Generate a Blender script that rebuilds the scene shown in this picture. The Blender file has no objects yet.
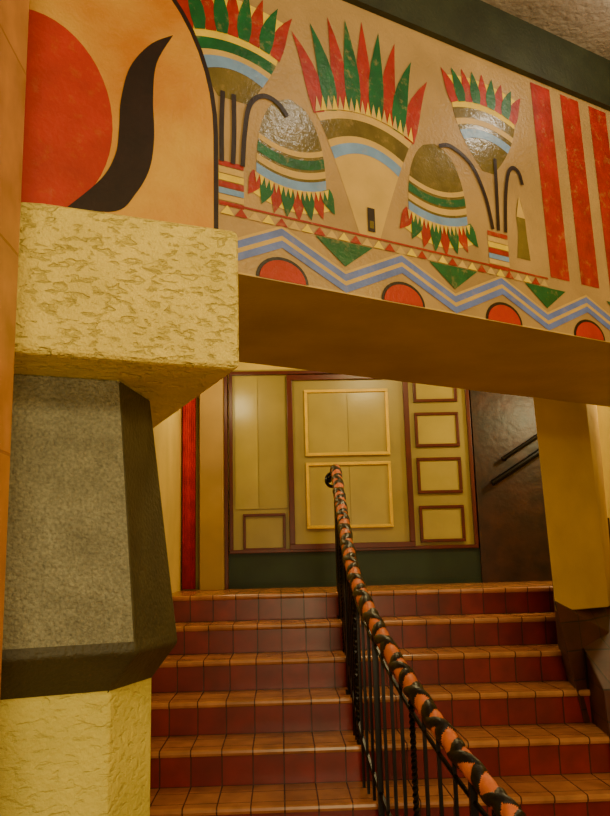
import bpy, bmesh, math, random
from mathutils import Vector, Matrix
random.seed(4)
EYE=1.56
scene=bpy.context.scene
# ------------------------------------------------------------ materials
def lin(c):
    out=[]
    for v in c:
        v=v/255.0
        out.append(v/12.92 if v<=0.04045 else ((v+0.055)/1.055)**2.4)
    return (out[0],out[1],out[2],1.0)
def mat(name,c,rough=0.6,var=0.12,vscale=6.0,bump=0.0,bscale=60.0,pits=0.0,metal=0.0,c2=None,dist=0.01,speck=0.0,wear=0.0):
    m=bpy.data.materials.new(name); m.use_nodes=True
    nt=m.node_tree; N=nt.nodes; L=nt.links
    b=N['Principled BSDF']; b.inputs['Roughness'].default_value=rough; b.inputs['Metallic'].default_value=metal
    tc=N.new('ShaderNodeTexCoord')
    nz=N.new('ShaderNodeTexNoise'); nz.inputs['Scale'].default_value=vscale; nz.inputs['Detail'].default_value=6
    L.new(tc.outputs['Object'],nz.inputs['Vector'])
    r=N.new('ShaderNodeValToRGB')
    a=lin(c)
    if c2 is None:
        lo=tuple(max(0,x*(1-var*1.6)) for x in a[:3])+(1,)
        hi=tuple(min(1,x*(1+var)) for x in a[:3])+(1,)
    else:
        lo=a; hi=lin(c2)
    r.color_ramp.elements[0].position=0.3; r.color_ramp.elements[0].color=lo
    r.color_ramp.elements[1].position=0.7; r.color_ramp.elements[1].color=hi
    L.new(nz.outputs['Fac'],r.inputs['Fac'])
    col=r.outputs['Color']
    if speck>0:
        sp=N.new('ShaderNodeTexNoise'); sp.inputs['Scale'].default_value=bscale*1.3; sp.inputs['Detail'].default_value=4
        L.new(tc.outputs['Object'],sp.inputs['Vector'])
        mr=N.new('ShaderNodeMapRange'); mr.inputs['From Min'].default_value=0.35; mr.inputs['From Max'].default_value=0.65
        mr.inputs['To Min'].default_value=1-speck; mr.inputs['To Max'].default_value=1+speck*.6
        L.new(sp.outputs['Fac'],mr.inputs['Value'])
        vm=N.new('ShaderNodeVectorMath'); vm.operation='SCALE'
        L.new(col,vm.inputs[0]); L.new(mr.outputs[0],vm.inputs['Scale']); col=vm.outputs[0]
    if wear>0:
        wn=N.new('ShaderNodeTexNoise'); wn.inputs['Scale'].default_value=26; wn.inputs['Detail'].default_value=9; wn.inputs['Roughness'].default_value=.7
        L.new(tc.outputs['Object'],wn.inputs['Vector'])
        wr=N.new('ShaderNodeMapRange'); wr.inputs['From Min'].default_value=0.55; wr.inputs['From Max'].default_value=0.68
        wr.inputs['To Min'].default_value=0.0; wr.inputs['To Max'].default_value=wear
        L.new(wn.outputs['Fac'],wr.inputs['Value'])
        mx2=N.new('ShaderNodeMix'); mx2.data_type='RGBA'; mx2.inputs['B'].default_value=lin((188,152,100))
        L.new(wr.outputs[0],mx2.inputs['Factor']); L.new(col,mx2.inputs['A']); col=mx2.outputs['Result']
    L.new(col,b.inputs['Base Color'])
    if bump>0:
        n2=N.new('ShaderNodeTexNoise'); n2.inputs['Scale'].default_value=bscale; n2.inputs['Detail'].default_value=5
        L.new(tc.outputs['Object'],n2.inputs['Vector'])
        src=n2.outputs['Fac']
        if pits>0:
            mp=N.new('ShaderNodeMapping'); mp.inputs['Scale'].default_value=(0.8,0.8,1.7)
            L.new(tc.outputs['Object'],mp.inputs['Vector'])
            n3=N.new('ShaderNodeTexNoise'); n3.inputs['Scale'].default_value=bscale*0.42; n3.inputs['Detail'].default_value=5
            n3.inputs['Distortion'].default_value=0.5
            L.new(mp.outputs['Vector'],n3.inputs['Vector'])
            rr=N.new('ShaderNodeValToRGB'); rr.color_ramp.elements[0].position=0.34; rr.color_ramp.elements[1].position=0.46
            L.new(n3.outputs['Fac'],rr.inputs['Fac'])
            mx=N.new('ShaderNodeMath'); mx.operation='MULTIPLY_ADD'; mx.inputs[1].default_value=pits
            L.new(rr.outputs['Color'],mx.inputs[0]); L.new(src,mx.inputs[2]); src=mx.outputs[0]
        bp=N.new('ShaderNodeBump'); bp.inputs['Strength'].default_value=bump; bp.inputs['Distance'].default_value=dist
        L.new(src,bp.inputs['Height']); L.new(bp.outputs['Normal'],b.inputs['Normal'])
    return m
def tile(name,c1,c2,grout,w,h,axes,rough=0.35,off=(0,0)):
    m=bpy.data.materials.new(name); m.use_nodes=True
    nt=m.node_tree; N=nt.nodes; L=nt.links
    b=N['Principled BSDF']; b.inputs['Roughness'].default_value=rough
    tc=N.new('ShaderNodeTexCoord'); s=N.new('ShaderNodeSeparateXYZ'); cm=N.new('ShaderNodeCombineXYZ')
    L.new(tc.outputs['Object'],s.inputs[0])
    for i,a in enumerate(axes):
        ad=N.new('ShaderNodeMath'); ad.operation='ADD'; ad.inputs[1].default_value=off[i]+100*(w if i==0 else h)
        L.new(s.outputs[a],ad.inputs[0]); L.new(ad.outputs[0],cm.inputs[i])
    br=N.new('ShaderNodeTexBrick'); br.offset=0.0; br.inputs['Scale'].default_value=1.0
    br.inputs['Brick Width'].default_value=w; br.inputs['Row Height'].default_value=h
    br.inputs['Mortar Size'].default_value=0.004; br.inputs['Mortar Smooth'].default_value=0.3
    br.inputs['Color1'].default_value=lin(c1); br.inputs['Color2'].default_value=lin(c2); br.inputs['Mortar'].default_value=lin(grout)
    L.new(cm.outputs[0],br.inputs['Vector'])
    nz=N.new('ShaderNodeTexNoise'); nz.inputs['Scale'].default_value=9; nz.inputs['Detail'].default_value=5
    L.new(tc.outputs['Object'],nz.inputs['Vector'])
    mr=N.new('ShaderNodeMapRange'); mr.inputs['From Min'].default_value=0.3; mr.inputs['From Max'].default_value=0.7
    mr.inputs['To Min'].default_value=0.7; mr.inputs['To Max'].default_value=1.15
    L.new(nz.outputs['Fac'],mr.inputs['Value'])
    vm=N.new('ShaderNodeVectorMath'); vm.operation='SCALE'
    L.new(br.outputs['Color'],vm.inputs[0]); L.new(mr.outputs[0],vm.inputs['Scale'])
    L.new(vm.outputs[0],b.inputs['Base Color'])
    bp=N.new('ShaderNodeBump'); bp.inputs['Strength'].default_value=0.5; bp.inputs['Distance'].default_value=0.003; bp.invert=True
    L.new(br.outputs['Fac'],bp.inputs['Height']); L.new(bp.outputs['Normal'],b.inputs['Normal'])
    return m
M={}
M['tan']=mat('mural_tan_ground',(176,144,96),0.36,0.13,4,0.3,60)
M['arch']=mat('mural_arch_gold',(194,118,22),0.45,0.1,4,0.35,60,c2=(216,168,66))
M['red']=mat('mural_red',(162,32,16),0.4,0.18,14,0.2,60,wear=.35)
M['disc']=mat('mural_disc_red',(180,36,2),0.5,0.12,8,0.2,60,wear=.12)
M['green']=mat('mural_green',(8,94,50),0.35,0.2,14,0.2,60,wear=.35)
M['olive']=mat('mural_olive',(112,98,46),0.2,0.18,10,0.15,60,wear=.3)
M['blue']=mat('mural_blue',(100,122,200),0.45,0.12,12,0.2,60,wear=.25)
M['lblue']=mat('mural_light_blue',(120,158,215),0.3,0.12,12,0.2,60,wear=.25)
M['yellow']=mat('mural_yellow',(232,200,40),0.45,0.1,12,0.2,60,wear=.2)
M['cream']=mat('mural_cream',(204,170,98),0.38,0.08,8,0.2,60)
M['black']=mat('mural_black',(34,16,16),0.4,0.2,14,0.15,60)
M['fascia']=mat('fascia_green',(44,50,32),0.6,0.2,8,0.3,60)
M['soffit']=mat('soffit_tan',(186,158,72),0.7,0.12,2.5,0.3,50)
M['block']=mat('capital_stucco',(244,222,108),0.55,0.07,8,0.9,75,pits=0.8,dist=.013)
M['base']=mat('base_stucco',(224,212,100),0.6,0.08,6,0.6,60,pits=0.7)
M['shaft']=mat('shaft_gray_stucco',(150,148,124),0.42,0.15,9,0.9,85,dist=.02,speck=.25)
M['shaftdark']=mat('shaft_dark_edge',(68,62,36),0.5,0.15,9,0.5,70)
M['ceil']=mat('ceiling_stucco',(150,138,122),0.8,0.12,5,1.0,28)
M['wall']=mat('wall_cream_plaster',(226,198,96),0.65,0.08,3,0.3,50)
M['pillar']=mat('pillar_gold_plaster',(186,150,72),0.65,0.1,3,0.3,50)
M['riser']=tile('riser_tile',(112,16,22),(132,28,28),(64,28,24),0.15,0.17,(0,2),.3)
M['tread']=tile('tread_tile',(176,116,74),(192,130,84),(84,48,34),0.15,0.17,(0,1),0.26,(0,0.05))
M['floor']=tile('floor_tile',(150,92,55),(165,105,62),(80,50,32),0.15,0.15,(0,1),0.35)
M['skirt']=tile('skirting_tile',(66,28,18),(82,36,22),(36,18,12),0.15,0.15,(0,2),0.6)
M['dpanel']=mat('door_field',(158,142,68),0.35,0.08,3,0.05,30)
M['dlight']=mat('door_light_field',(176,160,82),0.25,0.08,3,0.05,30)
M['maroon']=mat('door_maroon_trim',(88,26,16),0.35,0.15,8)
M['gold']=mat('door_gold_trim',(230,190,6),0.4,0.1,8)
M['dgreen']=mat('wainscot_green',(26,46,22),0.5,0.2,5)
M['brown']=mat('dark_wood',(24,13,9),0.4,0.3,7,0.3,20,c2=(66,34,22))
M['jamb']=mat('jamb_tan',(168,136,70),0.6,0.1,3)
M['curtain']=mat('red_curtain',(205,20,8),0.8,0.2,10)
M['iron']=mat('black_iron',(22,18,18),0.3,0.2,20,metal=0.6)
M['orange']=mat('orange_ribbon',(228,120,66),0.45,0.12,20,0.2,120)
M['blackr']=mat('black_ribbon',(22,18,20),0.35,0.2,20,0.2,120)
M['pinktile']=tile('tan_tile',(192,128,66),(196,134,72),(166,108,58),0.6,0.45,(0,2),0.4)
# ------------------------------------------------------------ mesh helpers
def link(o,parent=None):
    scene.collection.objects.link(o)
    if parent: o.parent=parent
    return o
def empty(name,loc=(0,0,0)):
    e=bpy.data.objects.new(name,None); e.location=loc; e.empty_display_size=0.2; return link(e)
def mesh(name,verts,faces,mats,idx=None,parent=None,smooth=False,bevel=0.0,recalc=True):
    me=bpy.data.meshes.new(name); me.from_pydata([tuple(v) for v in verts],[],faces)
    for m in mats: me.materials.append(m)
    if idx:
        for p,i in zip(me.polygons,idx): p.material_index=i
    if recalc:
        bm=bmesh.new(); bm.from_mesh(me); bmesh.ops.recalc_face_normals(bm,faces=bm.faces); bm.to_mesh(me); bm.free()
    if smooth:
        for p in me.polygons: p.use_smooth=True
    o=bpy.data.objects.new(name,me); link(o,parent)
    if bevel>0:
        md=o.modifiers.new('bevel','BEVEL'); md.width=bevel; md.segments=3; md.limit_method='ANGLE'
    return o
class MB:
    def __init__(s): s.v=[];s.f=[];s.i=[];s.m=[]
    def mi(s,m):
        if m not in s.m: s.m.append(m)
        return s.m.index(m)
    def box(s,x0,x1,y0,y1,z0,z1,m,T=None):
        b=len(s.v)
        for z in (z0,z1):
            for (x,y) in ((x0,y0),(x1,y0),(x1,y1),(x0,y1)):
                p=(x,y,z); s.v.append(T(*p) if T else p)
        for f in ((0,3,2,1),(4,5,6,7),(0,1,5,4),(1,2,6,5),(2,3,7,6),(3,0,4,7)):
            s.f.append(tuple(b+k for k in f)); s.i.append(s.mi(m))
    def hexa(s,P,m):
        b=len(s.v); s.v+=P
        for f in ((0,3,2,1),(4,5,6,7),(0,1,5,4),(1,2,6,5),(2,3,7,6),(3,0,4,7)):
            s.f.append(tuple(b+k for k in f)); s.i.append(s.mi(m))
    def frame(s,x0,x1,z0,z1,w,y0,y1,m):
        s.box(x0,x1,y0,y1,z0,z0+w,m); s.box(x0,x1,y0,y1,z1-w,z1,m)
        s.box(x0,x0+w,y0,y1,z0+w,z1-w,m); s.box(x1-w,x1,y0,y1,z0+w,z1-w,m)
    def tube(s,pts,r,m,seg=8,cap=True,squash=1.0):
        b=len(s.v); n=len(pts); pts=[Vector(p) for p in pts]
        up=Vector((0,0,1))
        for i,p in enumerate(pts):
            t=(pts[min(i+1,n-1)]-pts[max(i-1,0)]).normalized()
            ref=up if abs(t.z)<0.95 else Vector((0,1,0))
            a=t.cross(ref).normalized(); c=a.cross(t).normalized()
            rr=r(i/(n-1)) if callable(r) else r
            for k in range(seg):
                an=2*math.pi*k/seg
                s.v.append(p+a*math.cos(an)*rr+c*math.sin(an)*rr*squash)
        for i in range(n-1):
            for k in range(seg):
                s.f.append((b+i*seg+k,b+i*seg+(k+1)%seg,b+(i+1)*seg+(k+1)%seg,b+(i+1)*seg+k)); s.i.append(s.mi(m))
        if cap:
            s.f.append(tuple(b+k for k in range(seg))); s.i.append(s.mi(m))
            s.f.append(tuple(b+(n-1)*seg+k for k in range(seg))); s.i.append(s.mi(m))
    def make(s,name,parent=None,**k):
        return mesh(name,s.v,s.f,s.m,s.i,parent,**k)
def rot(x,y,deg):
    a=math.radians(deg); return (x*math.cos(a)-y*math.sin(a), x*math.sin(a)+y*math.cos(a))

# ------------------------------------------------------------ frames of reference
BA=28.4+1.5; BO=rot(-0.039,2.421,1.5)
def BT(u,v,z):
    x,y=rot(u,v,BA); return (BO[0]+x,BO[1]+y,z)
CA=20+1.5; CO=rot(-0.045,2.30,1.5)
def CT(u,v,z):
    x,y=rot(u,v,CA); return (CO[0]+x,CO[1]+y,z)

SOF=EYE+0.90; CEIL=3.86; LAND=1.36; RX=2.75; LX=-0.80; BACK=6.7
# ------------------------------------------------------------ room shell
b=MB(); b.box(-3.0,RX,-3.0,3.13,-0.1,0,M['floor']); b.make('floor')
b=MB(); b.box(-3.1,RX+.1,-3.1,BACK+.2,CEIL,CEIL+.1,M['ceil']); b.make('ceiling')
b=MB(); b.box(-3.1,-3.0,-3.0,3.5,0,CEIL,M['wall']); b.make('wall_left')
b=MB(); b.box(-3.0,LX-.12,3.5,3.6,0,CEIL,M['wall']); b.make('wall_lobby_return')
b=MB(); b.box(LX-.12,LX,3.5,BACK,0,CEIL,M['wall']); b.make('wall_stair_left')
b=MB(); b.box(RX,RX+.1,-3.0,BACK,0,CEIL,M['wall']); b.make('wall_right')
b=MB(); b.box(-3.1,RX+.1,-3.1,-3.0,0,CEIL,M['wall']); b.make('wall_front')
b=MB(); b.box(LX-.12,RX+.1,BACK,BACK+.12,0,CEIL,M['wall']); b.make('wall_back')

# ------------------------------------------------------------ staircase
T=0.33; R=0.17; Y0=5.44
prof=[]; pm=[]
prof.append((Y0-7*T+0.018,0.0))
for k in range(7,-1,-1):
    y=Y0-k*T; z=LAND-k*R
    prof.append((y+0.018,z-0.034)); pm.append('riser')
    prof.append((y+0.004,z-0.030)); pm.append('tread')
    prof.append((y-0.002,z-0.018)); pm.append('tread')
    prof.append((y,z-0.006)); pm.append('tread')
    prof.append((y+0.008,z)); pm.append('tread')
    ny=(Y0-(k-1)*T+0.018) if k>0 else BACK-.002
    prof.append((ny,z)); pm.append('tread')
prof.append((BACK-.002,0.0)); pm.append('riser')
b=MB(); n=len(prof)
for x in (LX+.002,RX-.002):
    for (y,z) in prof: b.v.append((x,y,z))
for i in range(n-1):
    b.f.append((i,i+1,n+i+1,n+i)); b.i.append(b.mi(M[pm[i]]))
b.f.append((n-1,0,n,2*n-1)); b.i.append(0)
b.f.append(tuple(range(n))); b.i.append(0)
b.f.append(tuple(range(n,2*n))); b.i.append(0)
b.make('staircase')
def stepz(y):
    if y<Y0-7*T: return 0.0
    k=math.floor((y-(Y0-7*T))/T); return min(LAND,(k+1)*R)

# ------------------------------------------------------------ beam with mural
beam=MB()
beam.box(-1.30,3.6,0,1.0,SOF,CEIL,M['soffit'],BT)
def poly(pts,m,layer):
    base=len(beam.v); v=-0.0010*layer
    for (u,w) in pts: beam.v.append(BT(u,v,SOF+w))
    beam.f.append(tuple(range(base,base+len(pts)))); beam.i.append(beam.mi(M[m]))
def ribbon(pts,wd,m,layer,taper=False):
    n=len(pts); L=[];Rr=[]
    for i,p in enumerate(pts):
        a=pts[max(0,i-1)]; c=pts[min(n-1,i+1)]
        dx,dy=c[0]-a[0],c[1]-a[1]; l=math.hypot(dx,dy) or 1
        h=wd/2*((1-0.8*i/(n-1)) if taper else 1)
        L.append((p[0]-dy/l*h,p[1]+dx/l*h)); Rr.append((p[0]+dy/l*h,p[1]-dx/l*h))
    for i in range(n-1): poly([L[i],L[i+1],Rr[i+1],Rr[i]],m,layer)
def smooth(pts,n=8):
    out=[]
    P=[pts[0]]+list(pts)+[pts[-1]]
    for i in range(1,len(P)-2):
        for j in range(n):
            t=j/n; q=[]
            for d in range(2):
                a,b_,c,e=P[i-1][d],P[i][d],P[i+1][d],P[i+2][d]
                q.append(0.5*((2*b_)+(c-a)*t+(2*a-5*b_+4*c-e)*t*t+(3*b_-a-3*c+e)*t**3))
            out.append(tuple(q))
    out.append(tuple(pts[-1])); return out
poly([(-1.3,0),(3.6,0),(3.6,1.15),(-1.3,1.15)],'tan',1)
acx=-0.50; arch=[(-0.93,0.06),(-0.105,0.06),(-0.105,0.45)]
for i in range(1,24):
    a=math.pi*i/24; arch.append((acx+0.395*math.cos(a),0.45+0.56*math.sin(a)))
arch.append((-0.93,0.45))
big=[(-0.96,0.05),(-0.088,0.05),(-0.088,0.45)]
for i in range(1,24):
    a=math.pi*i/24; big.append((acx+0.412*math.cos(a),0.45+0.58*math.sin(a)))
big.append((-0.96,0.45))
poly(big,'black',7); poly(arch,'arch',8)
poly([(-0.675+0.24*math.cos(2*math.pi*i/48),0.375+0.31*math.sin(2*math.pi*i/48)) for i in range(48)],'disc',9)
horn=smooth([(-.246,.758),(-.30,.64),(-.310,.516),(-.305,.39),(-.318,.281),(-.36,.19),(-.42,.12),(-.564,.098)],6)+\
     smooth([(-.564,.098),(-.466,.211),(-.425,.30),(-.416,.385),(-.412,.48),(-.385,.60),(-.32,.70),(-.246,.758)],6)[1:-1]
poly(horn,'black',10)
def fan(cu,s,rim,hw,tip,tiphw,edge,n,bands,body,bh,bw,sag=0.035,cols=('red','green'),fill=None,dome=False,ex=1.0,tri=True):
    def P(x,y): return (cu+x, rim+s*y)
    def hf(y):
        t=min(1,max(0,-y/bh))
        if dome: return hw*0.92*math.sqrt(max(0,1-t**2.4))+0.004
        return bw+(hw-bw)*(1-t**ex)
    K=16; Lp=[P(-hf(-bh*i/K),-bh*i/K) for i in range(K+1)]; Rp=[P(hf(-bh*i/K),-bh*i/K) for i in range(K,-1,-1)]
    top=[P(hw*x,sag*(1-x*x)) for x in [k/8.0 for k in range(7,-8,-1)]]
    poly(Lp+Rp+top,body,2)
    xs=[-1+k/8 for k in range(17)]
    for (y0,y1,c) in bands:
        a=[P(hf(y0)*x,y0+sag*(1-x*x)) for x in xs]; c_=[P(hf(y1)*x,y1+sag*(1-x*x)) for x in reversed(xs)]
        poly(a+c_,c,3)
    if fill:
        a=[P(hw*x,sag*(1-x*x)) for x in xs]
        c_=[P((hw+(tiphw-hw)*.75)*x,(edge+(tip-edge)*(1-x*x))*.78) for x in reversed(xs)]
        poly(a+c_,fill,3)
    for i in range(n):
        x=-1+2*i/(n-1); bx=x*hw*0.92; by=sag*(1-x*x)-.004
        tx=x*tiphw; ty=edge+(tip-edge)*(1-x*x)*(1 if i%2==0 else 0.92)
        wdt=hw*2.0/n*0.70
        dx,dy=tx-bx,ty-by; l=math.hypot(dx,dy); nx,ny=-dy/l,dx/l
        bend=l*x*.25
        lft=[];rgt=[]
        for t,wf in ((0,0.7),(0.2,1.0),(0.4,1.0),(0.6,0.75),(.8,.4)):
            ox=bend*t*(1-t)
            cx=bx+dx*t+nx*ox; cy=by+dy*t+ny*ox
            lft.append(P(cx+nx*wdt*wf,cy+ny*wdt*wf)); rgt.append(P(cx-nx*wdt*wf,cy-ny*wdt*wf))
        poly(lft+[P(tx,ty)]+rgt[::-1],cols[i%2],4+(i%2))
    if tri:
        m=n*2
        for i in range(m):
            x0=-1+2*i/m; x1=-1+2*(i+1)/m; xm=(x0+x1)/2
            poly([P(x0*hw,sag*(1-x0*x0)-.006),P(x1*hw,sag*(1-x1*x1)-.006),P(xm*hw*1.03,sag*(1-xm*xm)+min(.05,tip*.22))],'yellow' if i%2 else 'cream',6)
fan(.51,1,.66,.22,.43,.31,.28,9,[(0,-.035,'cream'),(-.035,-.10,'olive'),(-.10,-.125,'cream'),(-.125,-.165,'lblue')],'cream',.43,.045,sag=.05,ex=.85)
fan(-.03,1,.81,.175,.22,.235,.18,9,[(0,-.03,'yellow'),(-.03,-.07,'green'),(-.07,-.09,'cream'),(-.09,-.13,'lblue')],'olive',.21,.055,sag=.03,fill='yellow',ex=1.3,tri=False)
fan(1.12,1,.90,.175,.17,.225,.13,9,[(0,-.03,'yellow'),(-.03,-.075,'olive'),(-.075,-.10,'cream'),(-.12,-.155,'lblue')],'olive',.27,.03,sag=.03,fill='yellow',ex=1.8,tri=False)
fan(.19,-1,.36,.145,.135,.17,.08,8,[(-.005,-.04,'lblue'),(-.05,-.075,'cream'),(-.085,-.12,'green'),(-.13,-.15,'cream')],'olive',.31,.02,sag=.03,dome=True,fill='yellow')
fan(.84,-1,.37,.155,.145,.195,.08,8,[(-.005,-.04,'lblue'),(-.05,-.075,'cream'),(-.085,-.115,'green'),(-.125,-.145,'cream')],'olive',.31,.02,sag=.03,dome=True,fill='yellow')
# outlet
poly([(.50,.25),(.532,.25),(.532,.34),(.50,.34)],'black',6)
poly([(.507,.262),(.525,.262),(.525,.29),(.507,.29)],'olive',7)
for pts in ([(.0,.37),(.01,.50),(.03,.60),(.08,.648),(.135,.64),(.175,.60)],
            [(-.035,.37),(-.03,.48),(-.03,.62)],[(-.075,.37),(-.075,.5),(-.07,.62)],
            [(1.12,.385),(1.09,.52),(1.024,.64),(.923,.69),(.86,.675)],
            [(1.15,.385),(1.155,.52),(1.16,.70)],
            [(1.19,.385),(1.205,.54),(1.23,.65),(1.262,.685),(1.295,.67),(1.31,.62)]):
    ribbon(smooth(pts,6),.017,'black',7)
for (u0,u1) in ((-.085,.005),(1.09,1.20)):
    w=.375
    for c,h in (('red',.018),('cream',.022),('yellow',.022),('red',.02),('lblue',.02),('cream',.02),('red',.014)):
        poly([(u0,w-h),(u1,w-h),(u1,w),(u0,w)],c,4); w-=h+.003
poly(smooth([(1.25,.29),(1.265,.40),(1.262,.48),(1.285,.56),(1.31,.48),(1.315,.40),(1.325,.29)],4),'olive',3)
poly([(1.262,.47),(1.285,.565),(1.312,.47)],'cream',4)
u=1.44
while u<3.4:
    poly([(u-.025,1.13),(u+.095,1.13),(u+.115,.24),(u-.0,.24)],'red',3); u+=.19
# zigzag border
P0=0.145; per=0.502
def zz(off,th,c,layer,lo=.055,hi=.17):
    us=[]; k=-2
    while P0+k*per<3.7:
        us.append((P0+(k-.5)*per,lo)); us.append((P0+k*per,hi)); k+=1
    for (a,b_) in zip(us[:-1],us[1:]):
        if a[0]<-1.2: continue
        poly([(a[0],a[1]+off),(b_[0],b_[1]+off),(b_[0],b_[1]+off+th),(a[0],a[1]+off+th)],c,layer)
zz(-.052,.026,'blue',4); zz(-.026,.016,'cream',4); zz(-.010,.026,'blue',4); zz(.016,.010,'cream',4)
poly([(-.08,0),(3.59,0),(3.59,.006),(-.08,.006)],'cream',3)
k=0
while P0+k*per<3.4:
    c=P0+k*per
    poly([(c+.10*math.cos(math.pi*i/16),.003+.082*math.sin(math.pi*i/16)) for i in range(17)],'black',3)
    poly([(c+.088*math.cos(math.pi*i/16),.003+.070*math.sin(math.pi*i/16)) for i in range(17)],'disc',5)
    v=c+per/2
    poly([(v-.12,.188),(v+.12,.188),(v,.098)],'green',5)
    k+=1
j=0; a=-.08
while a<1.42:
    poly([(a,.192),(a+.048,.192),(a+.024,.222)],('yellow','red','cream')[j%3],6 if j%3!=2 else 5)
    a+=.05; j+=1
ribbon([(-.085,.229),(1.42,.229)],.007,'red',5)
beam.box(-1.30,3.6,-0.03,0.02,SOF+1.15,CEIL,M['fascia'],BT)
beam.make('painted_beam',recalc=False)

# ------------------------------------------------------------ left column
col=empty('egyptian_column')
uc=-.55; vc=.66
def ring(a,vf,s,vs,z):
    P=[(-a,vf),(a,vf),(s,vs),(s,2*vc-vs),(a,2*vc-vf),(-a,2*vc-vf),(-s,2*vc-vs),(-s,vs)]
    return [CT(uc+p[0],p[1],z) for p in P]
B=MB()
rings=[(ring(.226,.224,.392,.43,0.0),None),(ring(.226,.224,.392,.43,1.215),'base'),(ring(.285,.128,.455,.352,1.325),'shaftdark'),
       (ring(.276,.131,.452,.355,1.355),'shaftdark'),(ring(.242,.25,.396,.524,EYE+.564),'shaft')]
for r,_ in rings: B.v+= r
for i in range(len(rings)-1):
    for k in range(8):
        mname=rings[i+1][1]
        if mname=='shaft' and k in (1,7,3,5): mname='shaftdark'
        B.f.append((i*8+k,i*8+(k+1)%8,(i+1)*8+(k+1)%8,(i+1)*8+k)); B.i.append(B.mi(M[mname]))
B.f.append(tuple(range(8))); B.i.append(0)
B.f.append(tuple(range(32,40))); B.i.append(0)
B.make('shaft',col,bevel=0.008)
B=MB(); B.box(-1.1,0,0,1.19,EYE+.564,EYE+1.0,M['block'],CT); B.make('capital_block',col,bevel=0.022)

# near tiled pilaster on the left
px,py=rot(-0.535,1.6,1.5)
B=MB()
B.hexa([(px-.33,py-.1,0),(px+.01,py-.1,0),(px+.01,py+.16,0),(px-.33,py+.16,0),(px-.33,py-.1,CEIL),(px-.004,py-.1,CEIL),(px-.004,py+.16,CEIL),(px-.33,py+.16,CEIL)],M['pinktile'])
B.box(px-.35,px+.04,py-.12,py+.18,0,.15,M['pinktile']); B.make('tiled_pilaster',bevel=0.03)

# ------------------------------------------------------------ right wall pier
B=MB()
zb=EYE-.30
top=[(1.434,4.459),(1.855,4.735),(2.20,5.35),(1.79,5.35)]
bot=[(1.500,4.465),(1.905,4.735),(2.20,5.35),(1.80,5.35)]
B.hexa([(x,y,zb) for x,y in bot]+[(x,y,CEIL) for x,y in top],M['pillar'])
zs=stepz(4.0)
B.hexa([(1.602,4.10,zs-.01),(2.05,4.10,zs-.01),(2.22,5.37,zs-.01),(1.80,5.37,zs-.01),
        (1.59,4.12,EYE-.66),(2.05,4.12,EYE-.66),(2.22,5.37,EYE-.17),(1.795,5.37,EYE-.17)],M['skirt'])
B.hexa([(1.600,4.44,stepz(4.4)),(1.93,4.66,stepz(4.4)),(2.2,5.36,stepz(4.4)),(1.80,5.36,stepz(4.4)),
        (1.492,4.45,EYE-.24),(1.92,4.715,EYE-.46),(2.21,5.36,EYE-.24),(1.79,5.36,EYE-.24)],M['skirt'])
B.make('stair_pillar',bevel=0.008)

# ------------------------------------------------------------ back wall: painted panel door
E=EYE
door=empty('painted_panel_door')
y1=BACK-.003
B=MB()
B.box(-.40,1.62,y1-.05,y1,E+.10,E+1.62,M['dpanel'])
B.make('field',door)
B=MB()
B.frame(-.41,1.63,E+.08,E+1.60,.03,y1-.085,y1-.04,M['maroon'])
B.frame(.08,1.11,E+.10,E+1.56,.045,y1-.095,y1-.04,M['maroon'])
B.frame(-.30,.05,E+.10,E+.40,.022,y1-.07,y1-.04,M['maroon'])
for (a,c) in ((1.31,1.60),(.925,1.22),(.535,.835),(.135,.435)):
    B.frame(1.155,1.53,E+a,E+c,.026,y1-.075,y1-.04,M['maroon'])
B.make('maroon_trim',door,bevel=.004)
B=MB()
B.box(.125,1.065,y1-.065,y1-.045,E+.14,E+1.52,M['dpanel'])
for z0,z1 in ((.88,1.42),(.28,.80)):
    for x0,x1 in ((.24,.585),(.59,.92)):
        B.box(x0,x1,y1-.072,y1-.06,E+z0,E+z1,M['dlight'])
B.box(-.36,-.17,y1-.06,y1-.045,E+.44,E+1.56,M['dlight']); B.box(-.165,.07,y1-.058,y1-.045,E+.44,E+1.56,M['dpanel'])
for (a,c) in ((1.31,1.60),(.925,1.22),(.535,.835),(.135,.435)):
    B.box(1.17,1.515,y1-.06,y1-.045,E+a+.01,E+c-.01,M['dlight'])
B.make('light_fields',door)
B=MB()
B.frame(.225,.935,E+.865,E+1.43,.026,y1-.09,y1-.06,M['gold'])
B.frame(.225,.935,E+.265,E+.81,.026,y1-.09,y1-.06,M['gold'])
B.make('gold_trim',door,bevel=.004)
B=MB(); B.box(-.42,1.64,y1-.06,y1,LAND,E+.08,M['dgreen']); B.box(-.42,1.64,y1-.07,y1,LAND,LAND+.04,M['dgreen']); B.make('baseboard_back')
B=MB(); B.box(-.64,-.45,y1-.22,y1,LAND,CEIL,M['jamb']); B.box(-.45,-.42,y1-.12,y1,LAND,CEIL,M['maroon']); B.make('door_jamb_post',bevel=.005)
B=MB(); B.box(1.64,2.34,y1-.06,y1,LAND,CEIL,M['brown']); B.box(1.64,1.68,y1-.09,y1-.06,LAND,CEIL,M['brown']); B.box(2.34,RX-.003,y1-.05,y1,LAND,E+.3,M['brown']); B.make('wood_wall_panel')
B=MB(); K=28
for z in (LAND+.01,E+1.9):
    for i in range(K):
        B.v.append((-.79+.11*i/(K-1),BACK-.13+.02*math.sin(i*1.5),z))
for i in range(K-1): B.f.append((i,i+1,K+i+1,K+i)); B.i.append(B.mi(M['curtain']))
o=B.make('red_curtain',smooth=True); md=o.modifiers.new('s','SOLIDIFY'); md.thickness=.008
B=MB()
B.tube([(1.76,BACK-.14,E+.60),(2.30,BACK-.14,E+.93)],.026,M['iron'],12)
B.tube([(1.86,BACK-.14,E+.80),(2.30,BACK-.14,E+1.07)],.018,M['iron'],12)
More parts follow.
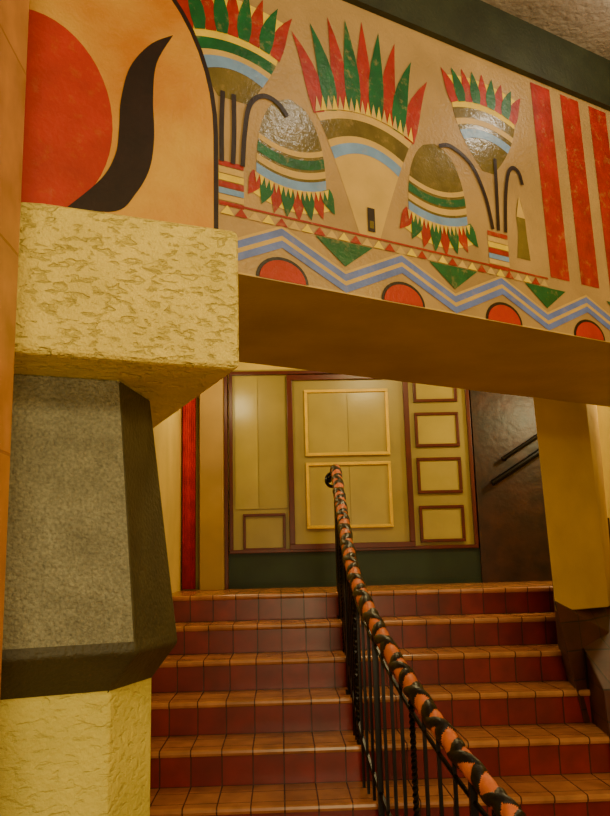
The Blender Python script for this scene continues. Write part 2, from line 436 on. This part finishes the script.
for t in (.1,.85):
    B.tube([(1.76+.54*t,BACK-.14,E+.60+.33*t),(1.76+.54*t,BACK-.05,E+.60+.33*t-.03)],.01,M['iron'])
    B.tube([(1.86+.44*t,BACK-.14,E+.80+.27*t),(1.86+.44*t,BACK-.05,E+.80+.27*t-.03)],.01,M['iron'])
B.make('wall_handrail')

# ------------------------------------------------------------ ribbon wrapped stair railing
rail=empty('stair_railing')
ctrl=[(.39,5.44),(.372,4.8),(.368,4.15),(.42,3.7),(.505,3.3),(.61,2.95),(.725,2.66)]
path2=smooth([(c[0],c[1]) for c in ctrl],24)
def xr(y):
    for a,c in zip(path2[:-1],path2[1:]):
        if a[1]>=y>=c[1]:
            t=(a[1]-y)/((a[1]-c[1]) or 1); return a[0]+(c[0]-a[0])*t
    return path2[-1][0] if y<3 else path2[0][0]
SL=R/T
def rz(y): return E+.616-SL*(5.44-y)
top=[(.395,5.60,rz(5.44)+.0),(.392,5.53,rz(5.44)+.012)]
pts=top+[(p[0],p[1],rz(p[1])) for p in path2]
def resample(P,step):
    P=[Vector(p) for p in P]; out=[P[0]]; acc=0
    for a,c in zip(P[:-1],P[1:]):
        d=(c-a).length; s=step-acc
        while s<=d:
            out.append(a+(c-a)*(s/d)); s+=step
        acc=(acc+d)%step
    out.append(P[-1]); return out
st=.004
rp=resample(pts,st)
B=MB(); seg=40; n=len(rp)
def wrap(s,an):
    s=s+.010*math.sin(s*7.3)+.006*math.sin(s*17+1)
    f1=(s/.115+an)%1; f2=(s/.19-an+.3)%1
    w1=.46+.07*math.sin(s*9+2); w2=.30
    if f2<w2: return 2,f2/w2
    if f1<w1: return 1,f1/w1
    return 0,(f1-w1)/(1-w1)
for i,p in enumerate(rp):
    t=(rp[min(i+1,n-1)]-rp[max(i-1,0)]).normalized()
    a=t.cross(Vector((0,0,1))).normalized(); c=a.cross(t).normalized()
    end=min(1,(i+2)/6,(n-i+1)/6)
    for k in range(seg):
        an=k/seg; l,fr=wrap(i*st,an)
        r=(.030+(.0,.003,.006)[l]+.004*math.sin(math.pi*fr))*end
        B.v.append(p+a*math.cos(2*math.pi*an)*r+c*math.sin(2*math.pi*an)*r)
for i in range(n-1):
    for k in range(seg):
        l,_=wrap((i+.5)*st,((k+.5)/seg))
        B.f.append((i*seg+k,i*seg+(k+1)%seg,(i+1)*seg+(k+1)%seg,(i+1)*seg+k))
        B.i.append(B.mi(M['blackr'] if l else M['orange']))
B.f.append(tuple(range(seg))); B.i.append(0); B.f.append(tuple((n-1)*seg+k for k in range(seg))); B.i.append(0)
B.make('wrapped_handrail',rail,smooth=True)
B=MB()
def twisted(x,y,za,zb,w,m,turns=0.0):
    b0=len(B.v); K=max(2,int((zb-za)/.012)) if turns else 2
    for i in range(K):
        t=i/(K-1); an=turns*2*math.pi*t
        for c in range(4):
            q=an+math.pi/4+c*math.pi/2
            B.v.append((x+w*math.cos(q),y+w*math.sin(q),za+(zb-za)*t))
    for i in range(K-1):
        for c in range(4):
            B.f.append((b0+i*4+c,b0+i*4+(c+1)%4,b0+(i+1)*4+(c+1)%4,b0+(i+1)*4+c)); B.i.append(B.mi(m))
y=5.40; j=0
while y>2.72:
    x=xr(y); zb_=rz(y)-.03; za=stepz(y)
    bigp=(j%8==0)
    twisted(x,y,za,zb_,.018 if bigp else (.013 if j%8==4 else .0095),M['iron'],9 if j%8==4 else 0)
    if bigp: twisted(x,y,za,za+.02,.035,M['iron'])
    y-=.105; j+=1
low=[(xr(yy),yy,rz(yy)-.72) for yy in [5.36-.05*i for i in range(48)]]
low=[p for p in low if p[2]>0.03]
B.tube(low,.011,M['iron'],6)
hi=[(xr(yy),yy,rz(yy)-.10) for yy in [5.42-.05*i for i in range(55)]]
B.tube(hi,.009,M['iron'],6)
B.tube([(.395,5.56,LAND),(.395,5.56,rz(5.44)-.02)],.016,M['iron'])
sc=[]
for i in range(30):
    a=i/29*2*math.pi*1.3; r=.055*(1-i/29*.6)
    sc.append((.395-.02-r*math.sin(a)*.9,5.60+.02*math.cos(a),rz(5.44)-.06+r*math.cos(a)))
B.tube(sc,.012,M['iron'],8)
B.make('ironwork',rail)

# ------------------------------------------------------------ lights
def area(name,loc,target,size,power,col):
    l=bpy.data.lights.new(name,'AREA'); l.size=size; l.energy=power; l.color=col
    o=bpy.data.objects.new(name,l); o.location=loc
    o.rotation_euler=(Vector(target)-Vector(loc)).to_track_quat('-Z','Y').to_euler(); link(o)
def point(name,loc,power,col,r=.06):
    l=bpy.data.lights.new(name,'POINT'); l.energy=power; l.color=col; l.shadow_soft_size=r
    o=bpy.data.objects.new(name,l); o.location=loc; link(o)
W=(1,.79,.36)
area('lobby_ceiling_light',(.2,-.9,3.6),(.3,3,1.9),.8,50,(1,.81,.40))
area('lobby_fill_light',(.6,-2.0,1.3),(.6,3,2.3),.9,58,(1,.81,.40))  # no fixture here: added low fill, brightens the soffit and flattens the front
point('lobby_lamp',(1.9,1.3,2.9),46,W,.08)
point('glare_light_a',(1.0,1.97,3.70),6,(1,.87,.66),.035)  # added small light, makes the glare on the left inverted lotus bell
point('glare_light_b',(1.6,2.77,3.70),5,(1,.87,.66),.035)  # added likewise, for the glare on the right upright lotus bell
point('landing_lamp',(.9,5.2,3.4),44,W,.12)
point('stair_left_lamp',(-.35,5.9,3.0),10,W,.10)
point('stair_right_lamp',(2.45,5.6,2.9),34,(1,.85,.45),.10)
w=bpy.data.worlds.new('world'); scene.world=w; w.use_nodes=True
w.node_tree.nodes['Background'].inputs[0].default_value=(1,.75,.5,1); w.node_tree.nodes['Background'].inputs[1].default_value=.05

# ------------------------------------------------------------ camera
cam=bpy.data.cameras.new('camera'); co=bpy.data.objects.new('camera',cam); link(co)
cam.sensor_fit='VERTICAL'; cam.sensor_height=36; cam.lens=800/816*36; cam.clip_start=.02
Rm=Matrix.Rotation(math.radians(-2.0),4,'Z')@Matrix.Rotation(math.radians(90+10.9),4,'X')@Matrix.Rotation(-.025,4,'Z')
co.matrix_world=Matrix.Translation((0,0,EYE))@Rm
scene.camera=co
